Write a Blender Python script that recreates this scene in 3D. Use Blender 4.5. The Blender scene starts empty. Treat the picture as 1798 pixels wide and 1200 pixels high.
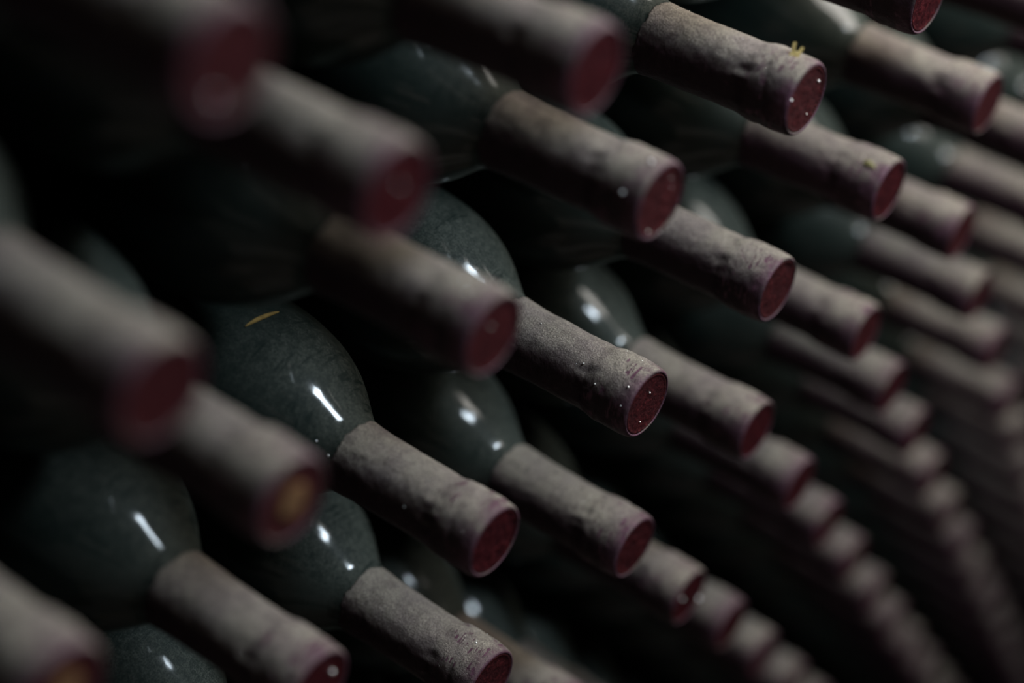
import bpy, bmesh, math, random
from mathutils import Vector, Matrix, Euler, noise
random.seed(7)
C = bpy.context.scene.collection
sc = bpy.context.scene

# ------------------------------------------------------------------ camera
S = 0.0009                 # one model unit in metres
EYE = Vector((0.0, 0.0, 0.46))
# world axes: X out of the stack along the necks, Y along the stack, Z up
def basis():
    f = 3050.7
    R = Vector((2106-899, 1840-600, f)).normalized()
    A = -Vector((-3750-899, -2380-600, f)).normalized()
    V = A.cross(R).normalized()
    return A, R, V
CA, CR, CV = basis()
cam_d = bpy.data.cameras.new('camera'); cam = bpy.data.objects.new('camera', cam_d); C.objects.link(cam)
m = Matrix(((CA[0], -CA[1], -CA[2]), (CR[0], -CR[1], -CR[2]), (CV[0], -CV[1], -CV[2])))
cam.matrix_world = Matrix.Translation(EYE) @ m.to_4x4()
cam_d.sensor_width = 36; cam_d.lens = 61.08; cam_d.clip_start = 0.01; cam_d.clip_end = 50
cam_d.dof.use_dof = True; cam_d.dof.aperture_fstop = 2.5; cam_d.dof.focus_distance = 690*S
sc.camera = cam

# ------------------------------------------------------------------ light
sc.view_settings.view_transform = 'Standard'; sc.view_settings.look = 'None'
sc.view_settings.exposure = 0; sc.view_settings.gamma = 1; sc.view_settings.use_curve_mapping = False
w = bpy.data.worlds.new('world'); sc.world = w; w.use_nodes = True
w.node_tree.nodes['Background'].inputs[0].default_value = (0.5, 0.6, 0.75, 1)
w.node_tree.nodes['Background'].inputs[1].default_value = 0.0006
def area(name, pos, target, sx, sy, power, col):
    l = bpy.data.lights.new(name, 'AREA'); l.shape = 'RECTANGLE'; l.size = sx; l.size_y = sy
    l.energy = power; l.color = col
    o = bpy.data.objects.new(name, l); C.objects.link(o)
    p = EYE + Vector(pos)*S; t = EYE + Vector(target)*S
    o.location = p; o.rotation_euler = (t-p).to_track_quat('-Z', 'Y').to_euler()
    return o
# one high cellar window, up behind the camera: it makes the glints on the shoulders
area('window_light', (-290+0.385*950, 620-0.45*950, 20+0.80*950), (-290, 620, 20), 0.11, 0.17, 5.4, (0.76, 0.89, 1.0))
# broad soft daylight from the vault opening over the stack
area('vault_light', (-165, 520, 780), (-300, 590, 20), 0.34, 0.34, 4.9, (1.0, 0.95, 0.88))

# ------------------------------------------------------------------ materials
def nt(name):
    mt = bpy.data.materials.new(name); mt.use_nodes = True
    t = mt.node_tree; b = t.nodes['Principled BSDF']
    return mt, t, b
def N(t, typ, **kw):
    n = t.nodes.new(typ)
    for k, v in kw.items(): setattr(n, k, v)
    return n
def noise_n(t, vec, scale, detail=3, rough=.55):
    n = N(t, 'ShaderNodeTexNoise'); n.inputs['Scale'].default_value = scale
    n.inputs['Detail'].default_value = detail; n.inputs['Roughness'].default_value = rough
    t.links.new(vec, n.inputs['Vector']); return n.outputs['Fac']
def mrange(t, v, a, b, c=0., d=1., smooth=True):
    n = N(t, 'ShaderNodeMapRange'); n.interpolation_type = 'SMOOTHSTEP' if smooth else 'LINEAR'
    for i, x in ((1, a), (2, b), (3, c), (4, d)): n.inputs[i].default_value = x
    t.links.new(v, n.inputs[0]); return n.outputs[0]
def mth(t, op, a, b=None):
    n = N(t, 'ShaderNodeMath', operation=op)
    for i, x in enumerate((a, b)):
        if x is None: continue
        if isinstance(x, (int, float)): n.inputs[i].default_value = x
        else: t.links.new(x, n.inputs[i])
    return n.outputs[0]
def mix(t, f, a, b):
    n = N(t, 'ShaderNodeMix', data_type='RGBA')
    if isinstance(f, (int, float)): n.inputs[0].default_value = f
    else: t.links.new(f, n.inputs[0])
    for i, x in ((6, a), (7, b)):
        if isinstance(x, tuple): n.inputs[i].default_value = (*x, 1)
        else: t.links.new(x, n.inputs[i])
    return n.outputs[2]
def coords(t):
    tc = N(t, 'ShaderNodeTexCoord'); oi = N(t, 'ShaderNodeObjectInfo')
    v = N(t, 'ShaderNodeVectorMath', operation='MULTIPLY_ADD')
    s = N(t, 'ShaderNodeCombineXYZ')
    for i in range(3): t.links.new(oi.outputs['Random'], s.inputs[i])
    t.links.new(s.outputs[0], v.inputs[0]); v.inputs[1].default_value = (3.7, 5.1, 2.3)
    t.links.new(tc.outputs['Object'], v.inputs[2])
    sep = N(t, 'ShaderNodeSeparateXYZ'); t.links.new(tc.outputs['Object'], sep.inputs[0])
    g = N(t, 'ShaderNodeNewGeometry'); sn = N(t, 'ShaderNodeSeparateXYZ')
    t.links.new(g.outputs['Normal'], sn.inputs[0])
    return v.outputs[0], sep.outputs, sn.outputs, oi.outputs['Random']

def wrap_streak(t, op, rnd, sx, sa, skew):
    """noise drawn out round the neck, as rubbing hands and neighbouring bottles leave it"""
    at = mth(t, 'ARCTAN2', op[1], op[2])
    x = mth(t, 'ADD', mth(t, 'MULTIPLY', op[0], sx), mth(t, 'MULTIPLY', at, skew))
    c = N(t, 'ShaderNodeCombineXYZ'); t.links.new(x, c.inputs[0]); t.links.new(mth(t, 'MULTIPLY', at, sa), c.inputs[1])
    t.links.new(mth(t, 'MULTIPLY', rnd, 37.0), c.inputs[2])
    return noise_n(t, c.outputs[0], 1.0, 3, .55)
def stretch(t, vec, sx, sy, sz):
    n = N(t, 'ShaderNodeVectorMath', operation='MULTIPLY'); n.inputs[1].default_value = (sx, sy, sz)
    t.links.new(vec, n.inputs[0]); return n.outputs[0]

# dusty capsule: settled dust over wine-red foil, rubbed through in places
def make_capsule_mat(name, purple=0.0):
    mt, t, b = nt(name)
    v, op, nz, rnd = coords(t)
    up = mrange(t, nz[2], -0.60, 0.30)                      # dust lies on the upper side
    big = noise_n(t, v, 70, 4); mid = noise_n(t, v, 330, 5, .65); grain = noise_n(t, v, 1700, 3, .75)
    streak = wrap_streak(t, op, rnd, 900, 2.2, .9); patch = noise_n(t, v, 130, 2)
    lip = mrange(t, op[0], -0.0085, -0.0010)                 # close to the mouth (x=0)
    ring = mrange(t, op[0], -0.024, -0.014)
    ringw = mth(t, 'ADD', mth(t, 'MULTIPLY', ring, 1.0), .12)
    wear = mth(t, 'ADD', mth(t, 'MULTIPLY', mrange(t, mid, .64, .74), .5), mth(t, 'MULTIPLY', mth(t, 'MULTIPLY', mrange(t, streak, .53, .59), mrange(t, patch, .50, .60)), mth(t, 'MULTIPLY', ringw, 1.6)))
    wear = mth(t, 'ADD', wear, mth(t, 'MULTIPLY', lip, mrange(t, big, .35, .55)))
    wear = mth(t, 'MINIMUM', mth(t, 'MULTIPLY', wear, .75+purple*.25), 1.0)
    wear = mth(t, 'MINIMUM', mth(t, 'ADD', wear, purple*.45), 1.0)
    dustc = mix(t, grain, (0.085, 0.074, 0.062), (0.64, 0.565, 0.46))
    dustc = mix(t, mrange(t, big, .35, .7), dustc, mix(t, grain, (0.115, 0.090, 0.086), (0.47, 0.40, 0.355)))
    foil = mix(t, wear, mix(t, mid, (0.010, 0.005, 0.007), (0.035, 0.012, 0.020)), mix(t, mid, (0.04, 0.018, 0.03), (0.145, 0.06, 0.09)))
    cov = mth(t, 'MULTIPLY', up, mth(t, 'SUBTRACT', 1.0, wear))
    gx = N(t, 'ShaderNodeTexCoord'); sx_ = N(t, 'ShaderNodeSeparateXYZ'); t.links.new(gx.outputs['Normal'], sx_.inputs[0])
    cov = mth(t, 'MULTIPLY', cov, mrange(t, sx_.outputs[0], .45, .85, 1.0, .12))
    thin = mth(t, 'MULTIPLY', mrange(t, grain, .40, .62), 1.0)
    cov = mth(t, 'MULTIPLY', cov, mth(t, 'ADD', mth(t, 'MULTIPLY', thin, .35), .65))
    cov = mth(t, 'MULTIPLY', cov, mrange(t, noise_n(t, v, 190, 6, .72), .36, .56, .62, 1.0))
    col = mix(t, cov, foil, dustc)
    t.links.new(col, b.inputs['Base Color'])
    b.inputs['Specular IOR Level'].default_value = .25
    r = mrange(t, cov, 0, 1, .55, .95, False); t.links.new(r, b.inputs['Roughness'])
    bp = N(t, 'ShaderNodeBump'); bp.inputs['Strength'].default_value = .9; bp.inputs['Distance'].default_value = .0006
    h = mth(t, 'ADD', mth(t, 'MULTIPLY', grain, cov), mth(t, 'MULTIPLY', mid, 1.2))
    t.links.new(h, bp.inputs['Height']); t.links.new(bp.outputs[0], b.inputs['Normal'])
    return mt
M_caps = make_capsule_mat('dusty_capsule_foil')
M_caps_purple = make_capsule_mat('purple_capsule_foil', .4)

def make_top_mat():
    mt, t, b = nt('red_cap_top')
    v, op, nz, rnd = coords(t)
    g = noise_n(t, v, 900, 4, .65); g2 = noise_n(t, v, 260, 3)
    col = mix(t, mrange(t, g, .35, .75), (0.020, 0.003, 0.0045), (0.098, 0.014, 0.017))
    col = mix(t, mrange(t, g2, .38, .62, .55, 0), col, (0.018, 0.004, 0.006))
    col = mix(t, mth(t, 'MULTIPLY', rnd, .2), col, (0.075, 0.035, 0.032))
    t.links.new(col, b.inputs['Base Color']); b.inputs['Roughness'].default_value = .5; b.inputs['Specular IOR Level'].default_value = .1
    bp = N(t, 'ShaderNodeBump'); bp.inputs['Strength'].default_value = .9; bp.inputs['Distance'].default_value = .0005
    t.links.new(mth(t, 'ADD', g, g2), bp.inputs['Height']); t.links.new(bp.outputs[0], b.inputs['Normal'])
    return mt
M_top = make_top_mat()

def make_glass():
    mt, t, b = nt('dusty_dark_green_glass')
    v, op, nz, rnd = coords(t)
    big = noise_n(t, v, 45, 4); mid = noise_n(t, v, 420, 4, .7); grain = noise_n(t, v, 1500, 3, .8)
    up = mrange(t, nz[2], -0.5, 0.6)
    cov = mth(t, 'MULTIPLY', up, mth(t, 'ADD', mth(t, 'MULTIPLY', mrange(t, mid, .38, .62), .5), mrange(t, big, .3, .7, .25, .5)))
    neck = mrange(t, op[0], -.080, -.062)
    st = mth(t, 'MULTIPLY', mrange(t, wrap_streak(t, op, rnd, 700, 1.6, 2.2), .56, .62), mrange(t, noise_n(t, v, 60, 1), .50, .56))
    cov = mth(t, 'MINIMUM', mth(t, 'ADD', cov, mth(t, 'MULTIPLY', neck, .25)), 1.)
    st = mth(t, 'MULTIPLY', st, mrange(t, op[0], -.112, -.100))
    cov = mth(t, 'MULTIPLY', cov, mth(t, 'SUBTRACT', 1.0, mth(t, 'MULTIPLY', st, .8)))
    cov = mth(t, 'MULTIPLY', cov, mrange(t, mth(t, 'ADD', op[0], mth(t, 'MULTIPLY', big, .03)), -.112, -.070, .22, 1.0))  # less dust down the sheltered body, also painting in shade from bottles above
    cov = mth(t, 'MULTIPLY', cov, mrange(t, grain, .38, .58, .35, 1.0))
    dust = mix(t, grain, (0.012, 0.015, 0.013), (0.118, 0.128, 0.108))
    col = mix(t, cov, (0.010, 0.016, 0.014), dust)
    t.links.new(col, b.inputs['Base Color'])
    t.links.new(mrange(t, cov, 0, 1, .45, .85, False), b.inputs['Roughness'])
    t.links.new(mrange(t, nz[2], .46, .57, .60, .0), b.inputs['Coat Weight']); b.inputs['Specular IOR Level'].default_value = .08; b.inputs['Coat IOR'].default_value = 1.5
    t.links.new(mrange(t, mid, .3, .7, .07, .15, False), b.inputs['Coat Roughness'])
    bp = N(t, 'ShaderNodeBump'); bp.inputs['Strength'].default_value = .5; bp.inputs['Distance'].default_value = .00012
    t.links.new(mth(t, 'ADD', grain, mid), bp.inputs['Height']); t.links.new(bp.outputs[0], b.inputs['Normal'])
    return mt
M_glass = make_glass()

def simple(name, col, rough=.6, metal=0., scale=300, var=.5, bump=.0003):
    mt, t, b = nt(name)
    v, op, nz, rnd = coords(t)
    n = noise_n(t, v, scale, 4)
    t.links.new(mix(t, n, tuple(c*(1-var) for c in col), tuple(min(1, c*(1+var)) for c in col)), b.inputs['Base Color'])
    b.inputs['Roughness'].default_value = rough; b.inputs['Metallic'].default_value = metal
    bp = N(t, 'ShaderNodeBump'); bp.inputs['Distance'].default_value = bump; bp.inputs['Strength'].default_value = .6
    t.links.new(n, bp.inputs['Height']); t.links.new(bp.outputs[0], b.inputs['Normal'])
    return mt
M_cork = simple('amber_cork', (0.13, 0.060, 0.018), .95, 0, 500, .8)
M_gold = simple('gold_foil', (0.75, 0.52, 0.20), .35, .5, 900)
M_grain = simple('pale_mineral_grain', (0.9, 0.9, 0.86), .32, .85, 900, .05)
M_bead = simple('glassy_sand_grain', (0.95, 0.97, 0.95), .38, .9, 900, .05)
M_dirt = simple('olive_crumb', (0.16, 0.14, 0.05), .7, 0, 900)
M_stone = simple('cellar_stone', (0.07, 0.06, 0.05), .9, 0, 14, .5, .006)
M_glint = simple('golden_glint', (0.26, 0.17, 0.05), .6, 0, 500, .7)  # colour standing in for golden light on one shoulder

# ------------------------------------------------------------------ mesh builders
def link(name, me, mat, parent=None):
    o = bpy.data.objects.new(name, me); C.objects.link(o)
    if me and mat and not me.materials: me.materials.append(mat)
    if parent: o.parent = parent
    return o
def smooth_profile(pts, n):
    # Catmull-Rom through (s, r) points
    out = []
    P = [pts[0]] + list(pts) + [pts[-1]]
    for i in range(1, len(P)-2):
        for j in range(n):
            u = j/n
            a, b, c, d = P[i-1], P[i], P[i+1], P[i+2]
            out.append(tuple(.5*((2*b[k]) + (-a[k]+c[k])*u + (2*a[k]-5*b[k]+4*c[k]-d[k])*u*u + (-a[k]+3*b[k]-3*c[k]+d[k])*u**3) for k in (0, 1)))
    out.append(pts[-1]); return out
def lathe(name, prof, seg, disp=None, cap_start=False, cap_end=False):
    # prof in model units (s = distance behind the mouth, r); axis is local X, mouth at x=0, body toward -X
    vs, fs = [], []
    for s, r in prof:
        for j in range(seg):
            a = 2*math.pi*j/seg
            rr, ss = (r, s) if disp is None else disp(s, r, a)
            vs.append((-ss*S, math.cos(a)*rr*S, math.sin(a)*rr*S))
    n = len(prof)
    for i in range(n-1):
        for j in range(seg):
            k = (j+1) % seg
            fs.append((i*seg+j, (i+1)*seg+j, (i+1)*seg+k, i*seg+k))
    if cap_start: fs.append(tuple(range(seg)))
    if cap_end: fs.append(tuple((n-1)*seg+j for j in range(seg-1, -1, -1)))
    me = bpy.data.meshes.new(name); me.from_pydata(vs, [], fs)
    for p in me.polygons: p.use_smooth = True
    bm = bmesh.new(); bm.from_mesh(me); bmesh.ops.recalc_face_normals(bm, faces=bm.faces); bm.to_mesh(me); bm.free()
    return me

BODY = [(3, 12.2), (30, 12.9), (58, 13.8), (67, 14.7), (73, 16.2), (77, 18.6), (82, 22.4), (88, 27.0), (96, 31.9), (107, 36.4),
        (122, 39.6), (142, 41.0), (180, 41.2), (280, 41.2), (291, 40.6), (296, 37.5), (297, 33)]
body_me = lathe('bottle_glass', smooth_profile(BODY, 4), 72, None, True, True)
body_me.materials.append(M_glass)

CAPS = [(0.9, 13.0), (0.25, 13.5), (0.0, 13.9), (0.35, 14.5), (1.4, 15.05), (4, 15.35), (9, 15.6), (15, 15.6), (19, 15.4),
        (21.5, 14.9), (24, 14.35), (29, 14.3), (40, 14.4), (55, 14.6), (63, 14.9), (70, 15.4)]
def capsule_mesh(name, seed, seg, n, rough=1.0):
    rnd = random.Random(seed); ph = [rnd.uniform(0, 6.28) for _ in range(8)]; off = Vector((rnd.uniform(0, 99), rnd.uniform(0, 99), rnd.uniform(0, 99)))
    fold = rnd.uniform(.9, 1.9)
    def disp(s, r, a):
        d = 0.0
        q = Vector((s/9.0, math.cos(a)*1.6, math.sin(a)*1.6)) + off
        d += .26*noise.noise(q)*min(1, s/3)
        d += .16*noise.noise(q*3.1)*min(1, s/3)
        # pleats where the foil tightens under the finish ring
        g = math.exp(-((s-22.5)/4.5)**2)
        d -= g*.22*min(1, max(0, .7+1.5*noise.noise(Vector((a*.9, 7, seed)))))
        d += g*(.32*math.sin(9*a+ph[0]+.15*s)+.2*math.sin(17*a+ph[1]-.2*s))*(.6+.8*noise.noise(Vector((a*1.3, 3, seed))))
        d += math.exp(-((s-13-2.5*math.sin(2*a+ph[3]))/1.4)**2)*-.28            # dent round the ring
        if s > 2:                                                            # lengthwise overlap of the foil
            da = (a-fold-.02*math.sin(s/12)+math.pi) % (2*math.pi)-math.pi
            d += .28/(1+math.exp(-da*60))*math.exp(-max(0, da)*3.5)*min(1, (s-2)/5)
        ss = s
        if s > 64:                                                           # ragged lower edge
            e = (s-64)/6
            ss = s + e*(1.6*noise.noise(Vector((math.cos(a)*2.2, math.sin(a)*2.2, seed*1.7)))+.8*noise.noise(Vector((math.cos(a)*9, math.sin(a)*9, seed))))
            d += e*e*.35*max(0, noise.noise(Vector((math.cos(a)*5, math.sin(a)*5, seed+9))))
        return r+d*rough, ss
    prof = smooth_profile(CAPS, n)
    prof = prof + [(prof[-1][0]-.4, prof[-1][1]-.35), (prof[-1][0]-3, 14.6)]
    me = lathe(name, prof, seg, disp); return me
def top_mesh(name, seed, seg=64):
    rnd = random.Random(seed)
    vs, fs = [], []; rings = [0.01, 1.2, 2.4, 3.6, 4.8, 6, 7.2, 8.4, 9.6, 10.8, 11.6, 12.2, 12.6, 13.1, 13.5]
    for r in rings:
        for j in range(seg):
            a = 2*math.pi*j/seg
            x = 0.55
            x += .34*noise.noise(Vector((math.cos(a)*r*.35, math.sin(a)*r*.35, seed*3.3)))+.14*noise.noise(Vector((math.cos(a)*r*.9, math.sin(a)*r*.9, seed*2.3)))
            if r > 12: x = .55-.42*math.sin((r-12)/1.5*math.pi)*1.0
            if r > 13.3: x = .8
            vs.append((-x*S, math.cos(a)*r*S, math.sin(a)*r*S))
    for i in range(len(rings)-1):
        for j in range(seg):
            k = (j+1) % seg; fs.append((i*seg+j, (i+1)*seg+j, (i+1)*seg+k, i*seg+k))
    me = bpy.data.meshes.new(name); me.from_pydata(vs, [], fs)
    for p in me.polygons: p.use_smooth = True
    me.materials.append(M_top); return me
def crumbs(name, spots, mat, seed=0):
    """tiny irregular octahedra: spots = (s, angle, r, size)"""
    rnd = random.Random(seed); vs, fs = [], []
    for s, a, r, z in spots:
        c = Vector((-s, math.cos(a)*r, math.sin(a)*r)); b = len(vs)
        rot = Euler((rnd.uniform(0, 6), rnd.uniform(0, 6), rnd.uniform(0, 6))).to_matrix()
        for d in ((1, 0, 0), (-1, 0, 0), (0, 1, 0), (0, -1, 0), (0, 0, 1), (0, 0, -1)):
            p = c + rot @ (Vector(d)*z*rnd.uniform(.6, 1.2)); vs.append(tuple(p*S))
        for f in ((0, 2, 4), (2, 1, 4), (1, 3, 4), (3, 0, 4), (2, 0, 5), (1, 2, 5), (3, 1, 5), (0, 3, 5)): fs.append(tuple(b+i for i in f))
    me = bpy.data.meshes.new(name); me.from_pydata(vs, [], fs); me.materials.append(mat); return me

# ------------------------------------------------------------------ where each bottle lies (column along the stack, row up)
MEAS = {(1,1):(1.116,.197),(2,1):(1.426,.227),(3,1):(1.756,.192),(4,1):(2.223,.279),(5,1):(2.637,.390),(6,1):(2.966,.396),(7,1):(3.239,.397),(8,1):(3.523,.397),(9,1):(3.825,.394),
 (2,0):(1.312,-.069),(3,0):(1.612,-.093),(4,0):(2.081,-.002),(5,0):(2.495,.115),(6,0):(2.825,.113),
 (3,-1):(1.476,-.371),(4,-1):(1.916,-.272),(5,-1):(2.340,-.170),
 (2,2):(1.596,.484),(3,2):(1.900,.464),(4,2):(2.372,.552),(5,2):(2.800,.657),(6,2):(3.090,.657),(7,2):(3.375,.665),(8,2):(3.657,.660),(9,2):(3.952,.660),
 (3,3):(2.071,.728),(4,3):(2.508,.808),(5,3):(2.911,.929),(6,3):(3.205,.926),(7,3):(3.51,.930),(8,3):(3.836,.928),
 (3,4):(2.211,.993),(4,4):(2.647,1.059)}
def base(D):
    if D >= 7: return (3.11+.285*(D-7), .120)
    return {-1:(.35,-.078),0:(.66,-.078),1:(.974,-.078),2:(1.312,-.069),3:(1.612,-.093),4:(2.081,-.002),5:(2.495,.115),6:(2.825,.113)}[D]
def cell(D, k):
    if (D, k) in MEAS: return MEAS[(D, k)]
    ks = [kk for (d, kk) in MEAS if d == D]
    if ks:
        kk = min(ks, key=lambda q: abs(q-k)); b = MEAS[(D, kk)]
    else: kk = 0; b = base(D)
    return (b[0]+.142*(k-kk), b[1]+.272*(k-kk))
def place(D, k):
    rho, nu = cell(D, k); H = 266/(1-.022*rho)
    return Vector((-H, rho*H, nu*H))
def proj(p):
    # photo pixel of a point (model units, camera at the origin), used only to decide what lies near the view
    c = Vector((CA[i]*p[0]+CR[i]*p[1]+CV[i]*p[2] for i in range(3)))
    if c[2] < 60: return None
    return 899+3050.7*c[0]/c[2], 600+3050.7*c[1]/c[2], c[2]

TILT = {}   # (yaw, pitch) in degrees
near = {(1,1),(2,1),(3,1),(4,1),(5,1),(6,1),(2,0),(3,0),(4,0),(5,0),(6,0),(3,-1),(4,-1),(5,-1),(2,2),(3,2),(4,2),(5,2),(3,3),(4,3),(4,4),(3,4)}
sharp = {(4,1),(4,0),(3,3),(5,-1),(4,2),(3,2),(5,0),(4,-1),(3,1)}

far_caps = [capsule_mesh('capsule_foil_far', 100+i, 56, 3) for i in range(4)]
for me in far_caps: me.materials.append(M_caps)
far_tops = [top_mesh('cap_top_far', 50+i, 40) for i in range(4)]

LABEL = {
 (4,1): 'sharp dusty bottle neck at centre with parallel purple scrape marks behind its lip',
 (4,0): 'sharp dusty neck with ragged capsule edge and long bluish glint on its shoulder',
 (3,3): 'sharp dusty neck near the top with a gold scrap stuck on its lip',
 (3,2): 'dusty neck with two bright white specks and a tiny yellow speck on its red cap',
 (4,2): 'dusty neck with purple flecks on its lip, directly right of the white-speckled neck',
 (3,1): 'blurred neck overlapping the shoulder of the central scraped bottle, dull rose cap',
 (2,1): 'blurred foreground neck with crimson cap bearing one faint round brown spot',
 (1,1): 'most blurred large dark red cap at the upper left, neck in shadow',
 (2,0): 'very blurred dark maroon cap at middle left, its neck running in from the left edge',
 (3,0): 'blurred bottle whose dark cap shows an amber cork in a torn middle',
 (3,-1): 'blurred neck in the bottom left corner with an amber cork spot cut by the frame',
 (4,-1): 'lower left bottle with a long streak glint on its shoulder, cap cut by the frame',
 (5,-1): 'dusty neck leaving the bottom edge at centre, one white speck on its lip',
 (5,0): 'slightly soft neck with crimson smears on its lip, right of the ragged-edged one',
 (6,0): 'blurred neck behind the crimson-smeared lip, two blue-white droplets glinting on its cap',
 (2,2): 'blurred neck at top centre with a wide rose-red cap seen broadside',
 (5,1): 'soft-focus neck directly behind the central scraped bottle, two glints on its shoulder',
 (4,3): 'purplish neck with a dark olive crumb on its lip, below the gold-scrap bottle',
 (4,4): 'soft grey neck at upper right ending in a narrow brownish cap, pale lip',
 (3,4): 'bottle whose red cap tip hangs down from the top edge at right',
 (5,2): 'blurred grey neck directly right of the purple-flecked one, second from the white-speckled neck',
}
ANCHOR = {1: ((4,1), 'the central purple-scraped one'), 0: ((4,0), 'the ragged-edged capsule one'), -1: ((5,-1), 'the neck cut by the bottom edge'),
          2: ((4,2), 'the purple-flecked neck'), 3: ((3,3), 'the gold-scrap one'), 4: ((3,4), 'the red cap at the top edge'), -2: ((5,-2), 'the first one below the bottom edge'),
          5: ((3,5), 'the first one above the top edge'), -3: ((5,-3), 'the second one below the bottom edge'), 6: ((3,6), 'the second bottle above the top edge')}
ORD = ['zeroth','first','second','third','fourth','fifth','sixth','seventh','eighth','ninth','tenth','eleventh','twelfth','thirteenth','fourteenth','fifteenth','sixteenth','seventeenth','eighteenth','nineteenth','twentieth','twenty-first','twenty-second']
def label(D, k):
    if (D, k) in LABEL: return LABEL[(D, k)]
    (aD, _), txt = ANCHOR.get(k, ((4, k), 'the topmost'))
    n = D-aD
    if n > 0: return 'blurred bottle, %s behind %s in its row' % (ORD[n], txt)
    if n < 0: return 'shadowed bottle, %s in front of %s in its row' % (ORD[-n], txt)
    return 'dusty wine bottle that is %s' % txt

rnd = random.Random(3)
cells = []
for k in range(-3, 6):
    for D in range(-1, 20):
        p = place(D, k)
        ok = (D, k) in MEAS
        for q in (p, p+Vector((-100, 0, 38)), p+Vector((-100, 0, -38)), p+Vector((-70, 0, 0)), p+Vector((-40, 0, 0)), p+Vector((-160, 0, 0))):
            u = proj(q)
            mrg = 110 if D > 2 else 60
            if u and -mrg < u[0] < 1798+mrg and -mrg < u[1] < 1200+mrg: ok = True
        if ok: cells.append((D, k, p))
for D, k in ((1, 2), (1, 3), (2, 3), (2, 4), (3, 5), (4, 5)):          # bottles above the view that shade the ones in it
    if not any((a, b) == (D, k) for a, b, _ in cells): cells.append((D, k, place(D, k)))
for it in range(60):                                                   # bodies rest against each other without cutting in
    for i in range(len(cells)):
        for j in range(i+1, len(cells)):
            a, b = cells[i][2], cells[j][2]; d = Vector((b[1]-a[1], b[2]-a[2])); L = d.length
            if L < 84.2:
                wa = .15 if cells[i][:2] in near else 1; wb = .15 if cells[j][:2] in near else 1
                d *= (84.2-L)/L/(wa+wb)
                a[1] -= d[0]*wa; a[2] -= d[1]*wa; b[1] += d[0]*wb; b[2] += d[1]*wb
bottles = {}
for D, k, p in cells:
    name = 'wine_bottle'
    e = bpy.data.objects.new(name, None); C.objects.link(e); e.empty_display_size = .02
    e.location = EYE + p*S
    yaw, pit = TILT.get((D, k), (rnd.uniform(-.3, .3), rnd.uniform(-.25, .25)-4.2))
    e.rotation_euler = (0, math.radians(pit), math.radians(yaw))
    e['label'] = label(D, k); e['category'] = 'bottle'; e['group'] = 'wine bottles stacked on their sides'
    spin = rnd.uniform(0, 6.28)
    g = link('glass_body', body_me, None, e)
    purple = (D, k) in {(4,3)}
    if (D, k) in near:
        cm = capsule_mesh('capsule_foil', D*13+k*7+5, 160 if (D, k) in sharp else 96, 8 if (D, k) in sharp else 5)
        cm.materials.append(M_caps_purple if purple else M_caps)
        tm = top_mesh('cap_top_disc', D*3+k)
        spin = 0
    else:
        i = rnd.randrange(4); cm = far_caps[i]; tm = far_tops[rnd.randrange(4)]
    c = link('capsule', cm, None, e); c.rotation_euler = (spin, 0, 0)
    t = link('cap_top', tm, None, e); t['label'] = 'wine-red cap top'
    bottles[(D, k)] = e
    print('bottle', D, k, [round(x) for x in proj(p)])

# ------------------------------------------------------------------ corks showing through torn cap tops
def cork_mesh(seed):
    seg = 28; vs = [(0.35*S, 0, 0)]; fs = []
    for r0, x in ((5.0, .30), (5.6, -.7)):
        for j in range(seg):
            a = 2*math.pi*j/seg; r = r0*(1+.18*noise.noise(Vector((math.cos(a)*1.5, math.sin(a)*1.5, seed))))
            vs.append((x*S, math.cos(a)*r*S, math.sin(a)*r*1.15*S))
    for j in range(seg):
        k = (j+1) % seg; fs.append((0, 1+j, 1+k)); fs.append((1+j, 1+seg+j, 1+seg+k, 1+k))
    me = bpy.data.meshes.new('cork_plug'); me.from_pydata(vs, [], fs); me.materials.append(M_cork); return me
for key in ((3,0), (3,-1)):
    o = link('cork', cork_mesh(key[1]+4), None, bottles[key]); o['label'] = 'amber cork showing in the cap'

# ------------------------------------------------------------------ settled grains on the nearest necks
def grain_spots(seed, n, smax=74, size=(.06, .16)):
    r_ = random.Random(seed); out = []
    for _ in range(n):
        s = r_.uniform(2, smax); a = r_.uniform(-.4, 3.5)
        r = 15.75 if 4 < s < 19 else (14.2 if s < 60 else 15.1)
        if s < 4: r = 15.2
        out.append((s, a, r, r_.uniform(*size)))
    return out
BIG = {(4,1): [(52.5, 2.66, 14.6, .3), (26, 3.13, 14.6, .38), (16.9, -2.82, 15.8, .42), (3.8, 3.14, 15.6, .45), (3.3, -2.63, 15.5, .36), (.3, 2.26, 5.1, .45), (.3, -1.1, 8, .35)],
       (3,1): [(13.2, 2.49, 15.8, .5), (8.7, 2.75, 15.8, .5), (.3, 2.84, 5.2, .3)],
       (3,2): [(4.5, 2.63, 15.7, .75), (7.3, -2.71, 15.7, .65), (.3, -1.18, 11.2, .36), (.1, -.53, 13.6, .3), (.3, 1.9, 9, .24), (.3, 1.3, 7, .22)],
       (3,3): [(.2, 1.47, 9.1, .55), (.1, -2.6, 13.2, .5), (.3, -.3, 8, .3)],
       (5,-1): [(9.5, 2.4, 15.7, .5)], (6,0): [(.2, .2, 13.4, 1.0), (.3, -2.73, 6.9, .7)], (4,-1): [(.3, 1.28, 7.2, .9)],
       (4,0): [(33.3, -2.66, 14.5, .3), (71.7, -2.81, 15.9, .35), (77.3, -2.99, 19.0, .35)], (2,1): [(.3, 2.08, 2.1, .4)], (1,1): [(.3, -1.32, 8.9, .6)]}
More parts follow.
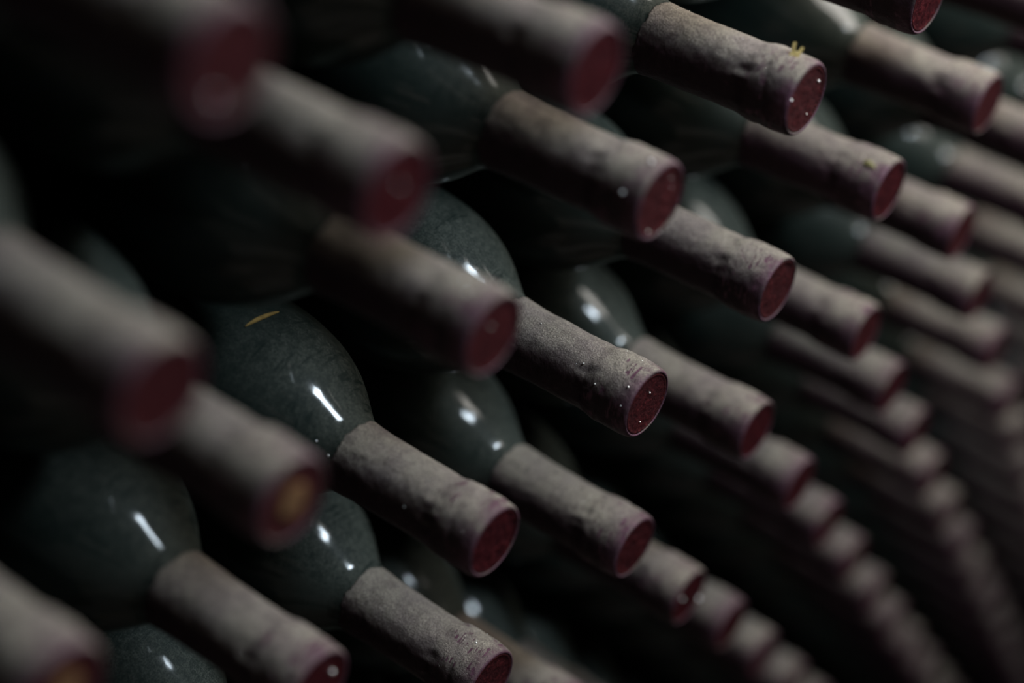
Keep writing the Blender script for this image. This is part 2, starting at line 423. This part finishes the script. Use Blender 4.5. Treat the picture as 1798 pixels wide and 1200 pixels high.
def beads(name, spots, mat):
    bm = bmesh.new()
    for s_, a_, r_, z_ in spots:
        bmesh.ops.create_icosphere(bm, subdivisions=2, radius=z_*S, matrix=Matrix.Translation((-s_*S, math.cos(a_)*r_*S, math.sin(a_)*r_*S)))
    for f in bm.faces: f.smooth = True
    me = bpy.data.meshes.new(name); bm.to_mesh(me); bm.free(); me.materials.append(mat); return me
for key in sorted(sharp | set(BIG)):
    sp = grain_spots(key[0]*31+key[1]+50, 300 if key in sharp else 60)
    o = link('dust_grains', crumbs('grains', sp, M_grain, 5), None, bottles[key]); o['kind'] = 'stuff'; o['label'] = 'pale glinting dust grains'
    for sp1 in BIG.get(key, []):
        q = link('bright_grain', beads('bright_grain', [sp1], M_bead), None, bottles[key])

# ------------------------------------------------------------------ gold scrap on the lip, olive crumb, modelled golden glint
def scrap(name, loc, rot, pts, th, mat, label_, cat):
    bm = bmesh.new(); n = len(pts)
    lo = [bm.verts.new((x*S, y*S, z*S)) for x, y, z in pts]; hi = [bm.verts.new((x*S, (y+th)*S, z*S)) for x, y, z in pts]
    bm.faces.new(lo); bm.faces.new(hi[::-1])
    for i in range(n): bm.faces.new((lo[i], lo[(i+1) % n], hi[(i+1) % n], hi[i]))
    bmesh.ops.recalc_face_normals(bm, faces=bm.faces)
    me = bpy.data.meshes.new(name); bm.to_mesh(me); bm.free()
    o = link(name, me, mat); o.location = EYE+Vector(loc)*S; o.rotation_euler = rot
    o['label'] = label_; o['category'] = cat; return o
pj = place(3, 3)
scrap('foil_scrap', Vector((-287.6, 564.6, 210.6)), (0.2, -.25, .35),
      [(-1.7, 0, -.3), (1.9, 0, -.6), (2.4, .3, 2.2), (3.0, .8, 5.2), (1.9, 1.0, 5.4), (1.2, .5, 3.0), (.1, .3, 3.3), (-.4, .9, 6.2), (-1.6, 1.0, 5.9), (-1.2, .4, 2.4)],
      .5, M_gold, 'tiny crumpled gold scrap standing on the lip of the sharp top bottle', 'foil scrap')
pq = place(4, 3)
def blob(name, loc, size, mat, label_, cat, seed=1):
    bm = bmesh.new(); bmesh.ops.create_icosphere(bm, subdivisions=3, radius=1)
    for v in bm.verts:
        d = 1+.35*noise.noise(v.co*1.7+Vector((seed, 0, 0))); v.co = Vector((v.co.x*size[0]*d*S, v.co.y*size[1]*d*S, v.co.z*size[2]*d*S))
    me = bpy.data.meshes.new(name); bm.to_mesh(me); bm.free()
    for p in me.polygons: p.use_smooth = True
    o = link(name, me, mat); o.location = EYE+Vector(loc)*S; o['label'] = label_; o['category'] = cat; return o
blob('dirt_crumb', Vector((-290.4, 691.0, 229.0)), (3.2, 1.3, 1.7), M_dirt, 'dark olive crumb of dirt on the purplish bottle lip', 'crumb')

def sliver(key, s0, a0, a1, width):  # golden light along the bottle edge, modelled as a thin solid strip
    b = bottles[key]; n = 18; vs = []; fs = []
    for i in range(n+1):
        u = i/n; a = a0+(a1-a0)*u; wd = width*math.sin(math.pi*min(1, u*1.02))**.7+.05
        for lift in (.25, .75):
            for sg in (-1, 1):
                ss = s0+sg*wd*.5+1.5*u; r = 39.6+lift+(ss-s0)*.06
                vs.append((-ss*S, math.cos(a)*r*S, math.sin(a)*r*S))
    for i in range(n):
        q = i*4; w_ = q+4
        for x, y in ((0, 1), (1, 3), (3, 2), (2, 0)): fs.append((q+x, q+y, w_+y, w_+x))
    fs += [(0, 1, 3, 2), (n*4, n*4+2, n*4+3, n*4+1)]
    me = bpy.data.meshes.new('glint_sliver'); me.from_pydata(vs, [], fs)
    o = link('glint_sliver', me, M_glint); o.location = b.location; o.rotation_euler = b.rotation_euler
    o['label'] = 'thin golden glint modelled as a sliver on the shoulder of the ragged-edged capsule bottle'; o['category'] = 'modelled glint'
sliver((4,0), 121.0, 2.20, 2.62, 1.7)

# ------------------------------------------------------------------ the cellar
def box(name, lo, hi, mat, kind='structure'):
    bm = bmesh.new(); bmesh.ops.create_cube(bm, size=1)
    for v in bm.verts: v.co = Vector((lo[i]+(v.co[i]+.5)*(hi[i]-lo[i]) for i in range(3)))
    me = bpy.data.meshes.new(name); bm.to_mesh(me); bm.free()
    o = link(name, me, mat); o['kind'] = kind; return o
zlow = min((EYE+p*S).z for D, k, p in cells) - 41.5*S
box('floor', (-.75, -1.5, zlow-.1), (1.6, 3.2, zlow), M_stone)
box('wall_back', (-.75, -1.5, zlow), (-.62, 3.2, zlow+2.4), M_stone)
print('bottles', len(cells), 'zlow', zlow)
